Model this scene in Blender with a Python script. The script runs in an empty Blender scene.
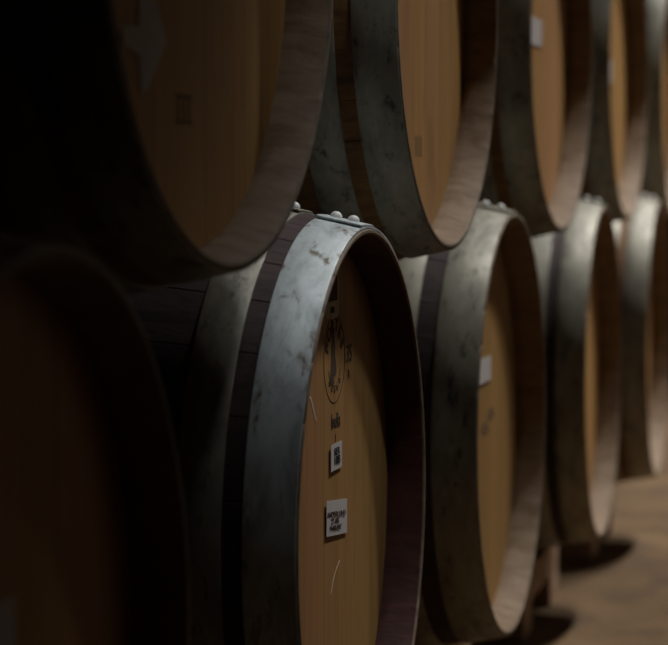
import bpy, bmesh, math, random
from mathutils import Vector, Matrix
random.seed(7)
PI = math.pi
SC = bpy.context.scene
C = SC.collection

# ------------------------------------------------------------------ dimensions
L = 0.92            # barrel length
R0 = 0.290          # radius over the chime
RB = 0.3515         # radius at the bilge
ZB = 0.44           # height of the lower barrels' axes
ZT = ZB + 0.5404    # height of the upper barrels' axes
PITCH = 0.9029
X0 = 1.4268         # first lower barrel
RECESS = 0.041
RH = 0.2735          # head radius

def prof(y):
    return R0 - 0.0015 + (RB - R0) * (1 - abs((y - L / 2) / (L / 2)) ** 1.70)

# ------------------------------------------------------------------ materials
def nodes(name):
    m = bpy.data.materials.new(name)
    m.use_nodes = True
    nt = m.node_tree
    b = nt.nodes['Principled BSDF']
    return m, nt, b

class NB:
    """small helper around a node tree"""
    def __init__(s, nt): s.nt = nt
    def n(s, t, **kw):
        nd = s.nt.nodes.new(t)
        for k, v in kw.items():
            if hasattr(nd, k): setattr(nd, k, v)
        return nd
    def l(s, a, b): s.nt.links.new(a, b)
    def obj(s): return s.n('ShaderNodeTexCoord').outputs['Object']
    def rnd(s): return s.n('ShaderNodeObjectInfo').outputs['Random']
    def mapping(s, vec, scale=(1, 1, 1), seed=True):
        mp = s.n('ShaderNodeMapping')
        mp.inputs['Scale'].default_value = scale
        s.l(vec, mp.inputs['Vector'])
        if seed:
            c = s.n('ShaderNodeCombineXYZ')
            k = s.math('MULTIPLY', s.rnd(), 37.0)
            for i in range(3): s.l(k, c.inputs[i])
            s.l(c.outputs[0], mp.inputs['Location'])
        return mp.outputs[0]
    def noise(s, vec, scale, detail=5, rough=.6, dist=0.0):
        t = s.n('ShaderNodeTexNoise')
        t.inputs['Scale'].default_value = scale
        t.inputs['Detail'].default_value = detail
        t.inputs['Roughness'].default_value = rough
        t.inputs['Distortion'].default_value = dist
        s.l(vec, t.inputs['Vector'])
        return t.outputs['Fac']
    def math(s, op, a, b=None, c=None):
        t = s.n('ShaderNodeMath', operation=op)
        for i, v in enumerate((a, b, c)):
            if v is None: continue
            if isinstance(v, (int, float)): t.inputs[i].default_value = v
            else: s.l(v, t.inputs[i])
        return t.outputs[0]
    def ramp(s, fac, stops):
        r = s.n('ShaderNodeValToRGB')
        e = r.color_ramp.elements
        while len(e) < len(stops): e.new(.5)
        for el, (p, c) in zip(e, stops):
            el.position = p
            el.color = (*c, 1) if len(c) == 3 else c
        s.l(fac, r.inputs[0])
        return r.outputs[0]
    def mix(s, fac, a, b, mode='MIX'):
        m = s.n('ShaderNodeMix', data_type='RGBA', blend_type=mode)
        if isinstance(fac, (int, float)): m.inputs[0].default_value = fac
        else: s.l(fac, m.inputs[0])
        for sock, v in ((m.inputs[6], a), (m.inputs[7], b)):
            if isinstance(v, tuple): sock.default_value = (*v, 1)
            else: s.l(v, sock)
        return m.outputs[2]
    def bump(s, h, strength, dist, bsdf):
        b = s.n('ShaderNodeBump')
        b.inputs['Strength'].default_value = strength
        b.inputs['Distance'].default_value = dist
        s.l(h, b.inputs['Height'])
        s.l(b.outputs[0], bsdf.inputs['Normal'])

def mat_head(name, base, pink):
    """upright oak boards of a barrel head"""
    m, nt, b = nodes(name); q = NB(nt)
    o = q.obj()
    sep = q.n('ShaderNodeSeparateXYZ'); q.l(o, sep.inputs[0])
    idx = q.math('FLOOR', q.math('DIVIDE', q.math('ADD', sep.outputs[0], 0.2735), 0.0781))
    wn = q.n('ShaderNodeTexWhiteNoise', noise_dimensions='1D')
    q.l(q.math('ADD', idx, q.math('MULTIPLY', q.rnd(), 50.0)), wn.inputs['W'])
    tint = q.ramp(wn.outputs['Value'], [(0, tuple(c * .80 for c in base)), (.5, base), (.8, pink), (1, tuple(c * 1.12 for c in base))])
    g = q.noise(q.mapping(o, (95, 40, 3.0)), 1.0, 6, .62, .6)
    col = q.mix(1.0, tint, q.ramp(g, [(.28, (.76, .72, .68)), (.5, (1, 1, 1)), (.75, (1.12, 1.1, 1.05))]), 'MULTIPLY')
    st = q.noise(q.mapping(o, (14, 9, 4)), 1.0, 4, .6)
    col = q.mix(q.ramp(st, [(.60, (0, 0, 0)), (.78, (.55, .55, .55))]), col, tuple(c * .45 for c in base))
    q.l(col, b.inputs['Base Color'])
    b.inputs['Roughness'].default_value = .62
    b.inputs['Specular IOR Level'].default_value = .3
    q.bump(g, .25, .002, b)
    return m

def mat_wood(name, base, dark, stretch=(60, 4, 60), rough=.7, blot=(.55, .75), bump=.4):
    m, nt, b = nodes(name); q = NB(nt)
    o = q.obj()
    g = q.noise(q.mapping(o, stretch), 1.0, 6, .65, .4)
    s = q.noise(q.mapping(o, (9, 9, 9)), 1.0, 5, .6)
    col = q.ramp(g, [(.3, dark), (.6, base)])
    col = q.mix(q.ramp(s, [(blot[0], (0, 0, 0)), (blot[1], (.8, .8, .8))]), col, dark)
    q.l(col, b.inputs['Base Color'])
    b.inputs['Roughness'].default_value = rough
    b.inputs['Specular IOR Level'].default_value = .3
    q.bump(g, bump, .002, b)
    return m

def mat_galv(name, base, stain, amount):
    """dull galvanised hoop iron with smears, water marks and dark specks"""
    m, nt, b = nodes(name); q = NB(nt)
    o = q.obj()
    a = q.noise(q.mapping(o, (11, 26, 11)), 1.0, 7, .68, .5)
    f = q.noise(q.mapping(o, (60, 90, 38)), 1.0, 4, .7)
    sp = q.noise(q.mapping(o, (34, 60, 20)), 1.0, 5, .68, .25)
    col = q.ramp(a, [(.32, tuple(c * .5 for c in base)), (.5, base), (.68, tuple(c * 1.25 for c in base))])
    col = q.mix(q.ramp(f, [(.35, (.35, .35, .35)), (.6, (0, 0, 0))]), col, tuple(c * .6 for c in base))
    sm = q.ramp(sp, [(.56, (0, 0, 0)), (.68, (amount,) * 3)])
    col = q.mix(sm, col, stain)
    q.l(col, b.inputs['Base Color'])
    q.l(q.math('MULTIPLY', q.math('SUBTRACT', 1.0, sm), .22), b.inputs['Metallic'])
    q.l(q.ramp(a, [(.3, (.62,) * 3), (.7, (.46,) * 3)]), b.inputs['Roughness'])
    q.bump(f, .12, .001, b)
    return m

def mat_plain(name, col, rough=.8, metal=0, var=.15, scale=30):
    m, nt, b = nodes(name); q = NB(nt)
    s = q.noise(q.mapping(q.obj(), (scale,) * 3, False), 1.0, 5, .6)
    q.l(q.ramp(s, [(.3, tuple(c * (1 - var) for c in col)), (.7, tuple(min(1, c * (1 + var)) for c in col))]), b.inputs['Base Color'])
    b.inputs['Roughness'].default_value = rough
    b.inputs['Metallic'].default_value = metal
    return m

def mat_floor():
    m, nt, b = nodes('earthen_floor'); q = NB(nt)
    o = q.obj()
    a = q.noise(q.mapping(o, (2.2, 2.2, 2.2), False), 1.0, 7, .6)
    f = q.noise(q.mapping(o, (4.5, 9, 9), False), 1.0, 6, .65, .5)
    g = q.noise(q.mapping(o, (120, 120, 120), False), 1.0, 3, .6)
    col = q.ramp(a, [(.3, (.07, .036, .011)), (.52, (.145, .082, .031)), (.72, (.22, .135, .06))])
    col = q.mix(q.ramp(f, [(.50, (0, 0, 0)), (.64, (.75, .75, .75))]), col, (.075, .042, .018))
    q.l(col, b.inputs['Base Color'])
    b.inputs['Roughness'].default_value = .9
    q.bump(g, .35, .004, b)
    return m

def mat_plaster(name, col):
    m, nt, b = nodes(name); q = NB(nt)
    a = q.noise(q.mapping(q.obj(), (3, 3, 3), False), 1.0, 8, .65)
    q.l(q.ramp(a, [(.3, tuple(c * .7 for c in col)), (.7, tuple(c * 1.2 for c in col))]), b.inputs['Base Color'])
    b.inputs['Roughness'].default_value = .95
    q.bump(a, .4, .02, b)
    return m

M = {}
M['head'] = mat_head('oak_head_boards', (.52, .285, .095), (.50, .265, .115))
M['head_old'] = mat_head('oak_head_boards_aged', (.43, .245, .080), (.42, .205, .085))
M['stave'] = mat_wood('oak_staves_outside', (.25, .125, .042), (.10, .05, .022))
M['stave_wine_shaded'] = mat_wood('oak_staves_wine_stained_shaded', (.062, .036, .034), (.022, .012, .012))  # wine stain, darkened further to put the shade behind the front hoops into the colour
M['chime'] = mat_wood('oak_chime_inside', (.33, .235, .155), (.19, .12, .065), blot=(.62, .80))
M['chime_wine'] = mat_wood('oak_chime_wine_stained', (.085, .030, .024), (.045, .014, .012))
M['edge'] = mat_wood('oak_stave_ends', (.30, .23, .17), (.18, .13, .09), stretch=(40, 40, 40))
M['galv'] = mat_galv('galvanised_hoop', (.325, .31, .25), (.05, .04, .028), .9)
M['galv_pale_lit'] = mat_galv('galvanised_hoop_pale_lit', (.64, .70, .715), (.16, .115, .07), .95)  # paler, cooler iron: the strong light on this hoop is put into its colour
M['rivet'] = mat_plain('rivet_metal', (.85, .86, .84), .6, .1)
M['paper'] = mat_plain('label_paper', (.60, .56, .54), .8, 0, .06, 20)
M['paper_old'] = mat_plain('label_paper_worn', (.55, .45, .32), .85, 0, .2, 40)
M['ink'] = mat_plain('black_ink', (.018, .014, .011), .8)
M['ink_red'] = mat_plain('dark_red_ink', (.07, .022, .024), .8)
M['brand'] = mat_plain('burnt_brand', (.065, .036, .015), .9)
M['faint'] = mat_plain('faded_stamp', (.24, .135, .06), .9)
M['smudge'] = mat_plain('dark_wood_stain', (.20, .105, .038), .8, 0, .35, 60)
M['chalk'] = mat_plain('chalk_mark', (.55, .45, .34), .9)
M['timber'] = mat_wood('cradle_timber', (.50, .34, .24), (.32, .20, .13), stretch=(4, 50, 50))
M['floor'] = mat_floor()
M['plaster'] = mat_plaster('cellar_plaster', (.20, .16, .11))
M['whitewash'] = mat_plaster('whitewashed_wall', (.55, .48, .40))
M['stone'] = mat_plaster('cellar_back_wall', (.10, .08, .06))
M['lamp_metal'] = mat_plain('lamp_housing', (.05, .05, .05), .4, .6)

# ------------------------------------------------------------------ object helpers
def mesh_obj(name, bm, mats, parent=None, loc=(0, 0, 0), smooth=False, recalc=True):
    if recalc: bmesh.ops.recalc_face_normals(bm, faces=bm.faces[:])
    me = bpy.data.meshes.new(name)
    bm.to_mesh(me); bm.free()
    for m in (mats if isinstance(mats, (list, tuple)) else [mats]): me.materials.append(m)
    if smooth:
        for p in me.polygons: p.use_smooth = True
        try: me.set_sharp_from_angle(angle=math.radians(32))
        except Exception: pass
    o = bpy.data.objects.new(name, me)
    C.objects.link(o)
    o.location = loc
    if parent is not None: o.parent = parent
    return o

def link_copy(src, parent):
    o = src.copy()
    C.objects.link(o)
    o.parent = parent
    return o

def empty(name, loc, label, cat, group=None, rz=0):
    o = bpy.data.objects.new(name, None)
    C.objects.link(o)
    o.location = loc; o.rotation_euler = (0, 0, rz)
    o.empty_display_size = .1
    o['label'] = label; o['category'] = cat
    if group: o['group'] = group
    return o

def add_box(bm, x0, x1, y0, y1, z0, z1, bev=0):
    r = bmesh.ops.create_cube(bm, size=1)
    vs = r['verts']
    bmesh.ops.scale(bm, vec=(x1 - x0, y1 - y0, z1 - z0), verts=vs)
    bmesh.ops.translate(bm, vec=((x0 + x1) / 2, (y0 + y1) / 2, (z0 + z1) / 2), verts=vs)
    if bev:
        es = list({e for v in vs for e in v.link_edges})
        bmesh.ops.bevel(bm, geom=es, offset=bev, segments=2, affect='EDGES', profile=.5)

def revolve(bm, rows, angs, closed_row=False, mats=None):
    """rows: list of functions or (y, r); angs: list of angles; surface of revolution about Y"""
    grid = []
    for (y, r, gr) in rows:
        ring = []
        for (a, k) in angs:
            rr = r - gr * k
            ring.append(bm.verts.new((rr * math.sin(a), y, rr * math.cos(a))))
        grid.append(ring)
    n = len(angs)
    for i in range(len(rows) - 1 + (1 if closed_row else 0)):
        i2 = (i + 1) % len(rows)
        for j in range(n):
            f = bm.faces.new((grid[i][j], grid[i][(j + 1) % n], grid[i2][(j + 1) % n], grid[i2][j]))
            if mats: f.material_index = mats[i]

# ------------------------------------------------------------------ barrel parts (meshes about the axis, front rim at y = 0)
def stave_angles(n=30, seed=1):
    rg = random.Random(seed)
    w = [rg.uniform(.75, 1.25) for _ in range(n)]
    t = sum(w); a = 0; out = []
    for x in w:
        s = 2 * PI * x / t
        e = .0012 / .3
        out += [(a, 1.0), (a + e, 0.0), (a + s * .3, 0), (a + s * .55, 0), (a + s * .8, 0), (a + s - e, 0.0)]
        a += s
    return out

def body_mesh(seed):
    bm = bmesh.new()
    g = .0008
    front_in = [(.062, RH + .001, 0), (RECESS + .004, RH + .0005, 0), (RECESS - .004, RH + .0005, 0), (RECESS - .012, RH - .0005, 0), (.012, R0 - .0100, .0001), (.002, R0 - .0075, .0001), (0.0, R0 - .0055, .0006), (0.0, R0 - .0030, .0006), (.0025, R0 - .0015, g)]
    out = []
    N = 22
    for i in range(1, N):
        y = L * i / N
        out.append((y, prof(y), g))
    rows = front_in + out + [(L - y, r, k) for (y, r, k) in reversed(front_in)]
    nf = len(front_in)
    mats = []
    for i in range(len(rows) - 1):
        if i < 5: mats.append(1)
        elif i < nf - 1: mats.append(2)
        elif i < nf - 1 + N: mats.append(0)
        elif i < nf - 1 + N + 3: mats.append(2)
        else: mats.append(1)
    revolve(bm, rows, stave_angles(30, seed), False, mats)
    return bm

def head_mesh(y0, facing):
    """seven upright boards with open seams, 14 mm thick, backed by a thin rebate"""
    bm = bmesh.new()
    w = 2 * RH / 7
    th = .016
    for k in range(7):
        xa = -RH + k * w + (.0002 if k else 0)
        xb = -RH + (k + 1) * w - (.0002 if k < 6 else 0)
        n = 14
        top, bot = [], []
        for i in range(n + 1):
            x = xa + (xb - xa) * i / n
            z = math.sqrt(max(0, RH * RH - x * x))
            top.append((x, z)); bot.append((x, -z))
        loop = bot + top[::-1]
        pts = []
        for p in loop:
            if not pts or (abs(p[0] - pts[-1][0]) + abs(p[1] - pts[-1][1])) > 1e-5: pts.append(p)
        if abs(pts[0][0] - pts[-1][0]) + abs(pts[0][1] - pts[-1][1]) < 1e-5: pts.pop()
        f = [bm.verts.new((x, y0, z)) for x, z in pts]
        b = [bm.verts.new((x, y0 + facing * th, z)) for x, z in pts]
        bm.faces.new(f); bm.faces.new(b[::-1])
        for i in range(len(pts)):
            j = (i + 1) % len(pts)
            bm.faces.new((f[i], b[i], b[j], f[j]))
    # backing so that no seam is see-through
    y1 = y0 + facing * (th - .006)
    ring = [bm.verts.new((RH * .999 * math.cos(t * PI / 48), y1, RH * .999 * math.sin(t * PI / 48))) for t in range(96)]
    bm.faces.new(ring)
    return bm

def hoop_mesh(ya, yb, lap=.19, seam=-.105, mirrored=False):
    """flat iron band following the taper; its lapped end makes a step at the top"""
    bm = bmesh.new()
    n = 160
    ring = [(2 * PI * i / n, 0.0, .0020) for i in range(n)]
    free = [(seam + lap * i / 12, .0022 + .0017 * max(0, 1 - i / 7), .0015) for i in range(13)]
    ys = [ya, ya + .0012, (ya + yb) / 2, yb - .0012, yb]
    for sect, closed in ((ring, True), (free, False)):
        grid = []
        for (an, base, t) in sect:
            col = []
            sh = 0 if closed else .0003
            outer = [(y, prof(max(y, .003)) + base + t - (.0006 if i in (0, 4) else 0)) for i, y in enumerate(ys)]
            inner = [(y, prof(max(y, .003)) + base - .0004) for y in reversed(ys)]
            for (y, r) in outer + inner:
                yy = L - y if mirrored else y
                col.append(bm.verts.new((r * math.sin(an), yy, r * math.cos(an))))
            grid.append(col)
        m = len(grid[0])
        for i in range(len(grid) - (0 if closed else 1)):
            j = (i + 1) % len(grid)
            for k in range(m):
                k2 = (k + 1) % m
                bm.faces.new((grid[i][k], grid[j][k], grid[j][k2], grid[i][k2]))
        if not closed:
            bm.faces.new(grid[0]); bm.faces.new(grid[-1][::-1])
    return bm

def rivet_mesh(r=.0062, h=.0055):
    bm = bmesh.new()
    bmesh.ops.create_uvsphere(bm, u_segments=16, v_segments=10, radius=1)
    bmesh.ops.scale(bm, vec=(r, r, h), verts=bm.verts[:])
    return bm

HOOPS = [('chime_hoop', .0015, .0485), ('quarter_hoop', .067, .108), ('bilge_hoop', .255, .300)]
HOOPS_WIDE = [('chime_hoop', .0015, .057), ('quarter_hoop', .083, .124), ('bilge_hoop', .255, .300)]

proto = {}
def get(key, fn, *a):
    if key not in proto:
        proto[key] = fn(*a)
    return proto[key]

def place(key, name, builder, mats, parent, loc, smooth=True):
    """first use builds the mesh, every later one copies the object"""
    k = (key, tuple(m.name for m in mats))
    if k not in proto:
        o = mesh_obj(name, builder(), list(mats), parent, loc, smooth)
        proto[k] = o
        return o
    o = link_copy(proto[k], parent)
    o.location = loc
    return o

def make_barrel(x, y, z, label, group, seed=1, galv='galv', stave='stave', chime='chime', head='head', roll=0.0, rz=0.0, hoops=None):
    t = empty('wine_barrel', (x, y, z - RB), label, 'barrel', group, rz)
    ax = (0, 0, RB)
    o = place('body%d' % (seed % 3), 'staves', lambda: body_mesh(seed % 3), (M[stave], M[chime], M['edge']), t, ax)
    o.rotation_euler = (0, seed * .7, 0)
    place('headf', 'head', lambda: head_mesh(RECESS, 1), (M[head],), t, ax, False)
    place('headr', 'head', lambda: head_mesh(L - RECESS, -1), (M[head],), t, ax, False)
    for hn, ya, yb in (hoops or HOOPS):
        for mir in (False, True):
            h = place(hn + str(mir) + str(yb), hn, lambda: hoop_mesh(ya, yb, mirrored=mir), (M[galv if hn == 'chime_hoop' else 'galv'],), t, ax)  # only the front hoop goes pale; darker colour stands for shade on those behind
            rl = roll + (0 if hn == 'chime_hoop' else .03)
            if mir: rl += 2.0
            h.rotation_euler = (0, rl, 0)
            if not mir and hn != 'bilge_hoop':
                w = yb - ya
                for fr in (.30, .68):
                    yy = ya + w * fr
                    rr = prof(yy) + .0045
                    an = -.01
                    v = place('rivet', 'rivet', rivet_mesh, (M['rivet'],), h, (rr * math.sin(an), yy, rr * math.cos(an)))
                    v.rotation_euler = (0.25, an, 0)
    return t

# ------------------------------------------------------------------ marks on the heads (x across, z up, from the head's centre)
HF = RECESS          # front face of the head
def text_bm(body, size, cx, cz, y, bm=None, rot=0.0, squeeze=1.0, thick=.0002):
    cu = bpy.data.curves.new('lettering', 'FONT')
    cu.body = body; cu.size = size; cu.align_x = 'CENTER'; cu.align_y = 'CENTER'
    cu.resolution_u = 3; cu.extrude = thick; cu.offset = size * (.012 if size > .0095 else 0)
    ob = bpy.data.objects.new('lettering', cu)
    C.objects.link(ob)
    dg = bpy.context.evaluated_depsgraph_get()
    me = bpy.data.meshes.new_from_object(ob.evaluated_get(dg))
    bpy.data.objects.remove(ob); bpy.data.curves.remove(cu)
    bm = bm or bmesh.new()
    n0 = len(bm.verts)
    bm.from_mesh(me); bpy.data.meshes.remove(me)
    bm.verts.ensure_lookup_table()
    vs = bm.verts[n0:]
    mat = Matrix.Translation((cx, y, cz)) @ Matrix.Rotation(rot, 4, 'Y') @ Matrix.Rotation(PI / 2, 4, 'X') @ Matrix.Diagonal((squeeze, 1, 1, 1))
    bmesh.ops.transform(bm, matrix=mat, verts=vs)
    return bm

def poly_bm(pts, y, th=.0005, bm=None):
    bm = bm or bmesh.new()
    f = [bm.verts.new((x, y, z)) for x, z in pts]
    b = [bm.verts.new((x, y + th, z)) for x, z in pts]
    bm.faces.new(f); bm.faces.new(b[::-1])
    for i in range(len(pts)):
        j = (i + 1) % len(pts)
        bm.faces.new((f[i], b[i], b[j], f[j]))
    return bm

def ring_bm(cx, cz, ra, rb, y, bm, a0=0, a1=2 * PI, n=56):
    full = abs(a1 - a0 - 2 * PI) < 1e-6
    g = []
    for i in range(n + (0 if full else 1)):
        a = a0 + (a1 - a0) * i / n
        c, s = math.cos(a), math.sin(a)
        g.append([bm.verts.new((cx + r * c, yy, cz + r * s)) for r, yy in ((ra, y), (rb, y), (rb, y + .0004), (ra, y + .0004))])
    for i in range(len(g) if full else len(g) - 1):
        p, q_ = g[i], g[(i + 1) % len(g)]
        for k in range(4):
            bm.faces.new((p[k], q_[k], q_[(k + 1) % 4], p[(k + 1) % 4]))

def rect(cx, cz, w, h, bulge=0.0):
    return [(cx - w / 2, cz - h / 2), (cx + w / 2, cz - h / 2), (cx + w / 2, cz + h / 2), (cx - w / 2, cz + h / 2)]

def rrect(cx, cz, w, h, r, n=4):
    out = []
    for (sx, sz, a) in ((1, -1, -PI / 2), (1, 1, 0), (-1, 1, PI / 2), (-1, -1, PI)):
        for i in range(n + 1):
            t = a + PI / 2 * i / n
            out.append((cx + sx * (w / 2 - r) + r * math.cos(t), cz + sz * (h / 2 - r) + r * math.sin(t)))
    return out

def curled_label(cx, cz, w, h, lift, tilt=0.0):
    """paper whose left edge has come away from the wood"""
    bm = bmesh.new()
    n = 10
    g = []
    for i in range(n + 1):
        u = i / n
        x = cx - w / 2 + w * u
        d = lift * (1.3 - .6 * u) + .0006
        zt = tilt * (u - .5) * w
        g.append([bm.verts.new((x, HF - d - e, cz + s * h / 2 + zt)) for s, e in ((-1, 0), (1, 0), (1, .0004), (-1, .0004))])
    for i in range(n):
        for k in range(4):
            bm.faces.new((g[i][k], g[i + 1][k], g[i + 1][(k + 1) % 4], g[i][(k + 1) % 4]))
    bm.faces.new(g[0]); bm.faces.new(g[-1][::-1])
    return bm

AX = (0, 0, RB)
def label_part(barrel, cx, cz, w, h, lift=.0, tilt=0.0, lines=(), mat='paper', text='label_part'):
    p = mesh_obj('paper_label', curled_label(cx, cz, w, h, lift, tilt), M[mat], barrel, AX)
    p['label'] = 'white rectangular paper label'
    for (body, size, dx, dz, m) in lines:
        u = (cx + dx - (cx - w / 2)) / w
        d = lift * 1.3 + .0012
        mesh_obj('lettering', text_bm(body, size, cx + dx, cz + dz + tilt * dx, HF - d, None, -math.atan(tilt), 1.7 if w > .06 else 1.5), M[m], p)
    return p

# ------------------------------------------------------------------ the setting
def struct(name, bm, m):
    o = mesh_obj(name, bm, m)
    o['kind'] = 'structure'
    return o
XW0, XW1, YF, YB, HC = -1.6, 15.0, -2.7, 1.75, 3.25
b = bmesh.new(); add_box(b, XW0 - .2, XW1 + .2, YF - .2, YB + .2, -.15, 0); struct('floor', b, M['floor'])
b = bmesh.new(); add_box(b, XW0 - .2, XW1 + .2, YF - .2, YB + .2, HC, HC + .15); struct('ceiling', b, M['whitewash'])
b = bmesh.new(); add_box(b, XW0 - .2, XW1 + .2, YB, YB + .2, 0, HC); struct('wall_back', b, M['stone'])
b = bmesh.new(); add_box(b, XW0 - .2, XW1 + .2, YF - .2, YF, 0, HC); struct('wall_front', b, M['whitewash'])
b = bmesh.new(); add_box(b, XW0 - .2, XW0, YF, YB, 0, HC); struct('wall_left', b, M['stone'])
b = bmesh.new(); add_box(b, XW1, XW1 + .2, YF, YB, 0, HC); struct('wall_right', b, M['plaster'])

# ------------------------------------------------------------------ the barrels
lower = [X0 + PITCH * i for i in range(5)]
upper = [X0 + PITCH * (i + .5) for i in range(5)]
lower[3] += .020; lower[4] += .008
GL, GU = 'barrels of the lower row', 'barrels of the upper row'
B0 = make_barrel(lower[0], 0, ZB, 'dark barrel of the lower row at the left edge, its head almost black', GL, 1, roll=-1.3)
B1 = make_barrel(lower[1], 0, ZB - .004, 'oak barrel with a round black brand on its head, pale hoop and wine-stained rim', GL, 2,
                 'galv_pale_lit', 'stave_wine_shaded', 'chime_wine', 'head_old')
B2 = make_barrel(lower[2] + .002, 0, ZB - .001, 'lower barrel with one white label and a dark smudge on its head', GL, 3, head='head_old', roll=-.03, stave='stave_wine_shaded', hoops=HOOPS_WIDE)
B3 = make_barrel(lower[3], -.009, ZB, 'lower barrel with a bare narrow head, second from the right edge of the photo', GL, 4, roll=.05, stave='stave_wine_shaded', rz=math.radians(.9))
B4 = make_barrel(lower[4] + .006, -.013, ZB, 'lower barrel cut off by the right edge of the photo', GL, 5, roll=-.02, rz=math.radians(1.0))
TA = make_barrel(upper[0] - .034, 0, ZT + .009, 'upper barrel with a torn arrow-shaped white paper on its dim head', GU, 6, roll=1.1, rz=math.radians(-2.4))
TB = make_barrel(upper[1] - .010, 0, ZT + .001, 'upper barrel with a faint stamp and no label on its broad tan head', GU, 7, roll=.9, rz=math.radians(-.9))
TC = make_barrel(upper[2] + .012, 0, ZT + .004, 'upper barrel with a white label near the top of the photo', GU, 8, roll=1.4, rz=math.radians(-1.3))
TD = make_barrel(upper[3] + .006, 0, ZT + .009, 'upper barrel with a small white label on a thin strip of orange head', GU, 9, roll=.7, rz=math.radians(-.7))
TE = make_barrel(upper[4] + .004, 0, ZT + .003, 'upper barrel at the right edge of the photo with a bright top hoop', GU, 10, roll=1.2)

# marks
def mark(name, bm, m, barrel, label=None):
    o = mesh_obj(name, bm, M[m], barrel, AX)
    if label: o['label'] = label
    return o

# the round brand on the sharp barrel: two rings, arched word, tall figure, number
bx, bz, by = .020, .156, HF - .0004
s = bmesh.new()
ring_bm(bx, bz, .0447, .0454, by, s)
ring_bm(bx, bz - .002, .026, .0268, by, s, PI * 1.12, PI * 1.88, 20)
for i, ch in enumerate('PORTES'):
    a = math.radians(158 - i * 27)
    text_bm(ch, .019, bx + .0335 * math.cos(a), bz + .0335 * math.sin(a), by, s, -(a - PI / 2) , 1.15)
for i, ch in enumerate('*****'):
    a = math.radians(228 + i * 21)
    text_bm(ch, .012, bx + .035 * math.cos(a), bz + .035 * math.sin(a), by, s, -(a + PI / 2), 1.2)
fig = [(-.014, -.026), (.002, -.026), (.001, -.016), (.006, -.018), (.012, -.014), (.010, -.004), (.005, .004), (.006, .014), (.002, .022), (.003, .028), (-.001, .031), (-.005, .027), (-.004, .021), (-.009, .012), (-.010, -.004), (-.013, -.014)]
poly_bm([(bx - .004 + x * 1.0, bz + z) for x, z in fig], by, .0004, s)
mark('burnt_brand', s, 'brand', B1, 'round burnt brand with an arched word and a tall figure')
s = text_bm('135', .026, bx + .058, bz + .0, by)
text_bm('B', .012, bx + .062, bz - .021, by, s)
mark('stamped_number', s, 'brand', B1)
s = text_bm('India', .021, bx + .005, bz - .064, by); mark('stamped_word', s, 'brand', B1)
s = text_bm('1', .012, bx + .004, bz - .082, by); mark('stamped_digit', s, 'brand', B1)
# bordered stamp high on the head
s = poly_bm(rrect(bx - .010, .222, .058, .050, .008), HF - .0005)
p = mesh_obj('stamp_label', s, M['paper_old'], B1, AX); p['label'] = 'small worn stamp with a dark panel'
mesh_obj('stamp_panel', poly_bm(rect(bx - .012, .228, .044, .026), HF - .0008, .0002), M['brand'], p)
mesh_obj('stamp_panel', poly_bm(rect(bx - .010, .206, .016, .006), HF - .0008, .0002), M['brand'], p)
label_part(B1, .022, .056, .050, .027, .001, .0, [('SER', .0105, 0, .005, 'ink'), ('10B', .0120, 0, -.004, 'ink')], 'paper')
label_part(B1, .024, -.007, .092, .036, .001, -.095,
           [('ANDERLUND', .0080, -.004, .0035, 'ink_red'), ('27.495', .0078, -.010, -.0035, 'ink_red'), ('MARAST', .0080, -.008, -.0105, 'ink')])
# scratches on the head
def scratch(pts, w=.0009):
    bm = bmesh.new()
    g = [[bm.verts.new((x + sx * w * 2, yy, z + sx * w)) for sx, yy in ((-1, HF - .0004), (1, HF - .0004), (1, HF), (-1, HF))] for x, z in pts]
    for i in range(len(g) - 1):
        for k in range(4): bm.faces.new((g[i][k], g[i + 1][k], g[i + 1][(k + 1) % 4], g[i][(k + 1) % 4]))
    bm.faces.new(g[0]); bm.faces.new(g[-1][::-1])
    return bm
mark('chalk_scratch', scratch([(.042, -.055), (.026, -.062), (.014, -.071), (.006, -.082)]), 'chalk', B1)
mark('chalk_scratch', scratch([(-.080, .125), (-.068, .112), (-.058, .100)]), 'chalk', B1)

# other labels and stamps
label_part(B2, -.015, .074, .105, .034, .001, 0.0)
def smudge(cx, cz, w, h, seed):
    rg = random.Random(seed)
    k = [rg.uniform(0, 6) for _ in range(3)]
    rr = lambda t: .8 + .18 * math.sin(2 * t + k[0]) + .10 * math.sin(5 * t + k[1]) + .06 * math.sin(9 * t + k[2])
    return [(cx + w * rr(i * PI / 18) * math.cos(i * PI / 18), cz + h * rr(i * PI / 18) * math.sin(i * PI / 18)) for i in range(36)]
mark('dark_smudge', poly_bm(smudge(.045, .008, .030, .014, 3), HF - .0003, .0003), 'smudge', B2)
mark('dark_smudge', poly_bm(smudge(.0, -.008, .045, .010, 5), HF - .0005, .0003), 'smudge', B2)
label_part(TC, -.03, .018, .11, .042, .001, 0.0)
label_part(TD, -.015, -.006, .10, .042, .001, 0.0)
label_part(B4, -.10, .11, .08, .04, .001)
label_part(B0, -.011, .040, .075, .042, .001)
# torn arrow-shaped paper on the dim upper barrel
arrow = [(-.112, -.030), (-.052, -.108), (-.092, -.146), (-.108, -.152), (-.112, -.122), (-.146, -.116), (-.148, -.102), (-.112, -.100)]
p = mark('torn_paper', poly_bm(arrow, HF - .0012, .0006), 'paper', TA, 'torn white paper shaped like an arrowhead')
s = bmesh.new()
for k in range(3): poly_bm(rect(-.022 + k * .013, -.160, .006, .022), HF - .0003, .0003, s)
poly_bm(rect(-.009, -.1500, .040, .004), HF - .0003, .0003, s); poly_bm(rect(-.009, -.1705, .040, .003), HF - .0003, .0003, s)
mark('faded_stamp', s, 'faint', TA)
s = bmesh.new()
for k in range(3): poly_bm(rect(-.012 + k * .0135, -.168, .006, .024), HF - .0003, .0003, s)
mark('faded_stamp', s, 'faint', TB)

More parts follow.
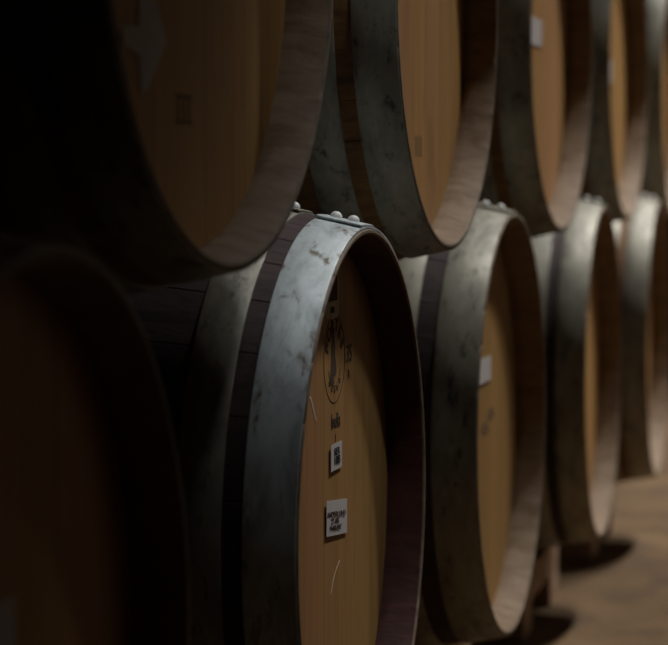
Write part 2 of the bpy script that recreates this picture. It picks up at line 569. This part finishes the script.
# ------------------------------------------------------------------ timber cradles under the lower row
def cradle_mesh(y0, y1):
    bm = bmesh.new()
    rr = max(prof(y0), prof(y1)) + .0065
    top = []
    for i in range(13):
        x = .12 - .24 * i / 12
        top.append((x, ZB - math.sqrt(rr * rr - x * x)))
    pts = [(-.225, 0), (-.115, 0), (-.115, .056), (.115, .056), (.115, 0), (.225, 0), (.225, .098), (.215, .106)] + top + [(-.215, .106), (-.225, .098)]
    f = [bm.verts.new((x, y0, z)) for x, z in pts]
    b_ = [bm.verts.new((x, y1, z)) for x, z in pts]
    bm.faces.new(f); bm.faces.new(b_[::-1])
    for i in range(len(pts)):
        j = (i + 1) % len(pts)
        bm.faces.new((f[i], b_[i], b_[j], f[j]))
    return bm
names = ['leftmost lower barrel, hidden in the dark', 'branded barrel', 'lower barrel with the dark smudge', 'second lower barrel from the right', 'lower barrel at the right edge']
cr = {}
for i, x in enumerate(lower):
    for front, (y0, y1) in ((True, (.10, .20)), (False, (.72, .82))):
        if front not in cr:
            o = mesh_obj('barrel_cradle', cradle_mesh(y0, y1), M['timber']); cr[front] = o
        else:
            o = cr[front].copy(); C.objects.link(o)
        o.location = (x, 0, 0); o.rotation_euler = (0, 0, math.radians((0, 0, 0, .9, 1.0)[i]))
        o['label'] = 'notched timber cradle under the %s of the %s' % ('front' if front else 'back', names[i])
        o['category'] = 'barrel support'
        o['group'] = 'timber cradles on the cellar floor'

# ------------------------------------------------------------------ spotlights on a ceiling track, aimed back along the row, plus two added fill spots
LY, LZ = -.80, 3.0
DIR = Vector((-.42, .31, -1)).normalized()
# position along the aisle, power, beam angle, direction, colour
WARM, COOL = (1.0, .975, .935), (.95, .98, 1.0)
SPOTS = [(2.08, 66, 19.5, Vector((.13, .36, -1)), COOL)] + [(3.76 + .9 * i, 165 * k, 42, DIR, WARM) for i, k in enumerate((.65, .9, 1.2, 1.5, 1.85, 1.9, 1.9))]
SPOTS += [(4.55, 85, 72, Vector((.15, -1, -.75)), WARM), (6.10, 130, 80, Vector((.1, -1, -.75)), WARM)]  # two spots turned to the opposite wall, added as bounce fill for the heads
XS = [q[0] for q in SPOTS]
t = empty('track_light', ((XS[0] + XS[-1]) / 2, LY, HC), 'black ceiling track with a row of spotlights and two added fill spots over the aisle', 'lamp')
h = bmesh.new(); add_box(h, XS[0] - .2 - t.location.x, XS[-1] + .2 - t.location.x, -.018, .018, -.03, 0, .003)
mesh_obj('track', h, M['lamp_metal'], t)
def spot_mesh():
    h = bmesh.new()
    ring = []
    for (z, r) in ((.14, .0), (.14, .045), (0, .055), (0, .049), (.05, .044), (.05, 0)):
        ring.append([h.verts.new((max(r, 1e-4) * math.cos(k * PI / 16), max(r, 1e-4) * math.sin(k * PI / 16), z)) for k in range(32)])
    for i in range(5):
        for k in range(32):
            h.faces.new((ring[i][k], ring[i][(k + 1) % 32], ring[i + 1][(k + 1) % 32], ring[i + 1][k]))
    return h
def beam(power, cone, col):
    li = bpy.data.lights.new('spot_beam', 'SPOT')
    li.energy = power; li.spot_size = math.radians(cone); li.spot_blend = 1.0
    li.shadow_soft_size = .08
    li.color = col
    return li
s0 = a0 = None
for x, power, cone, dr, col in SPOTS:
    if s0 is None:
        s0 = so = mesh_obj('spotlight_head', spot_mesh(), M['lamp_metal'], t, smooth=True)
        h = bmesh.new(); add_box(h, -.008, .008, -.008, .008, -.16, -.02); a0 = ao = mesh_obj('spotlight_arm', h, M['lamp_metal'], t)
    else:
        so = link_copy(s0, t); ao = link_copy(a0, t)
    so.location = (x - t.location.x, 0, LZ - HC); so.rotation_euler = dr.to_track_quat('-Z', 'Y').to_euler()
    ao.location = (x - t.location.x, 0, 0)
    lo = bpy.data.objects.new('spot_beam', beam(power, cone, col)); C.objects.link(lo)
    lo.location = Vector((x, LY, LZ)) + dr.normalized() * .01
    lo.rotation_euler = dr.to_track_quat('-Z', 'Y').to_euler()
# ------------------------------------------------------------------ world, camera, view
w = bpy.data.worlds.new('world'); SC.world = w; w.use_nodes = True
w.node_tree.nodes['Background'].inputs[0].default_value = (.5, .6, .7, 1)
w.node_tree.nodes['Background'].inputs[1].default_value = .02

cam = bpy.data.cameras.new('camera'); co = bpy.data.objects.new('camera', cam); C.objects.link(co)
yaw, pitch, f = .2373, .0590, 2384.6
co.location = (0, -.527, ZB + .3314)
fwd = Vector((math.cos(yaw) * math.cos(pitch), math.sin(yaw) * math.cos(pitch), -math.sin(pitch)))
co.rotation_euler = fwd.to_track_quat('-Z', 'Y').to_euler()
cam.sensor_width = 36; cam.sensor_fit = 'HORIZONTAL'; cam.lens = f * 36 / 668
cam.clip_start = .05; cam.clip_end = 60
cam.dof.use_dof = True; cam.dof.focus_distance = 2.42; cam.dof.aperture_fstop = 6.0
SC.camera = co
vs = SC.view_settings
SC.display_settings.display_device = 'sRGB'
vs.view_transform = 'Standard'; vs.look = 'None'; vs.gamma = 1; vs.use_curve_mapping = False
vs.exposure = 0.0
SC.cycles.max_bounces = 8
SC.cycles.diffuse_bounces = 6
SC.cycles.use_denoising = True
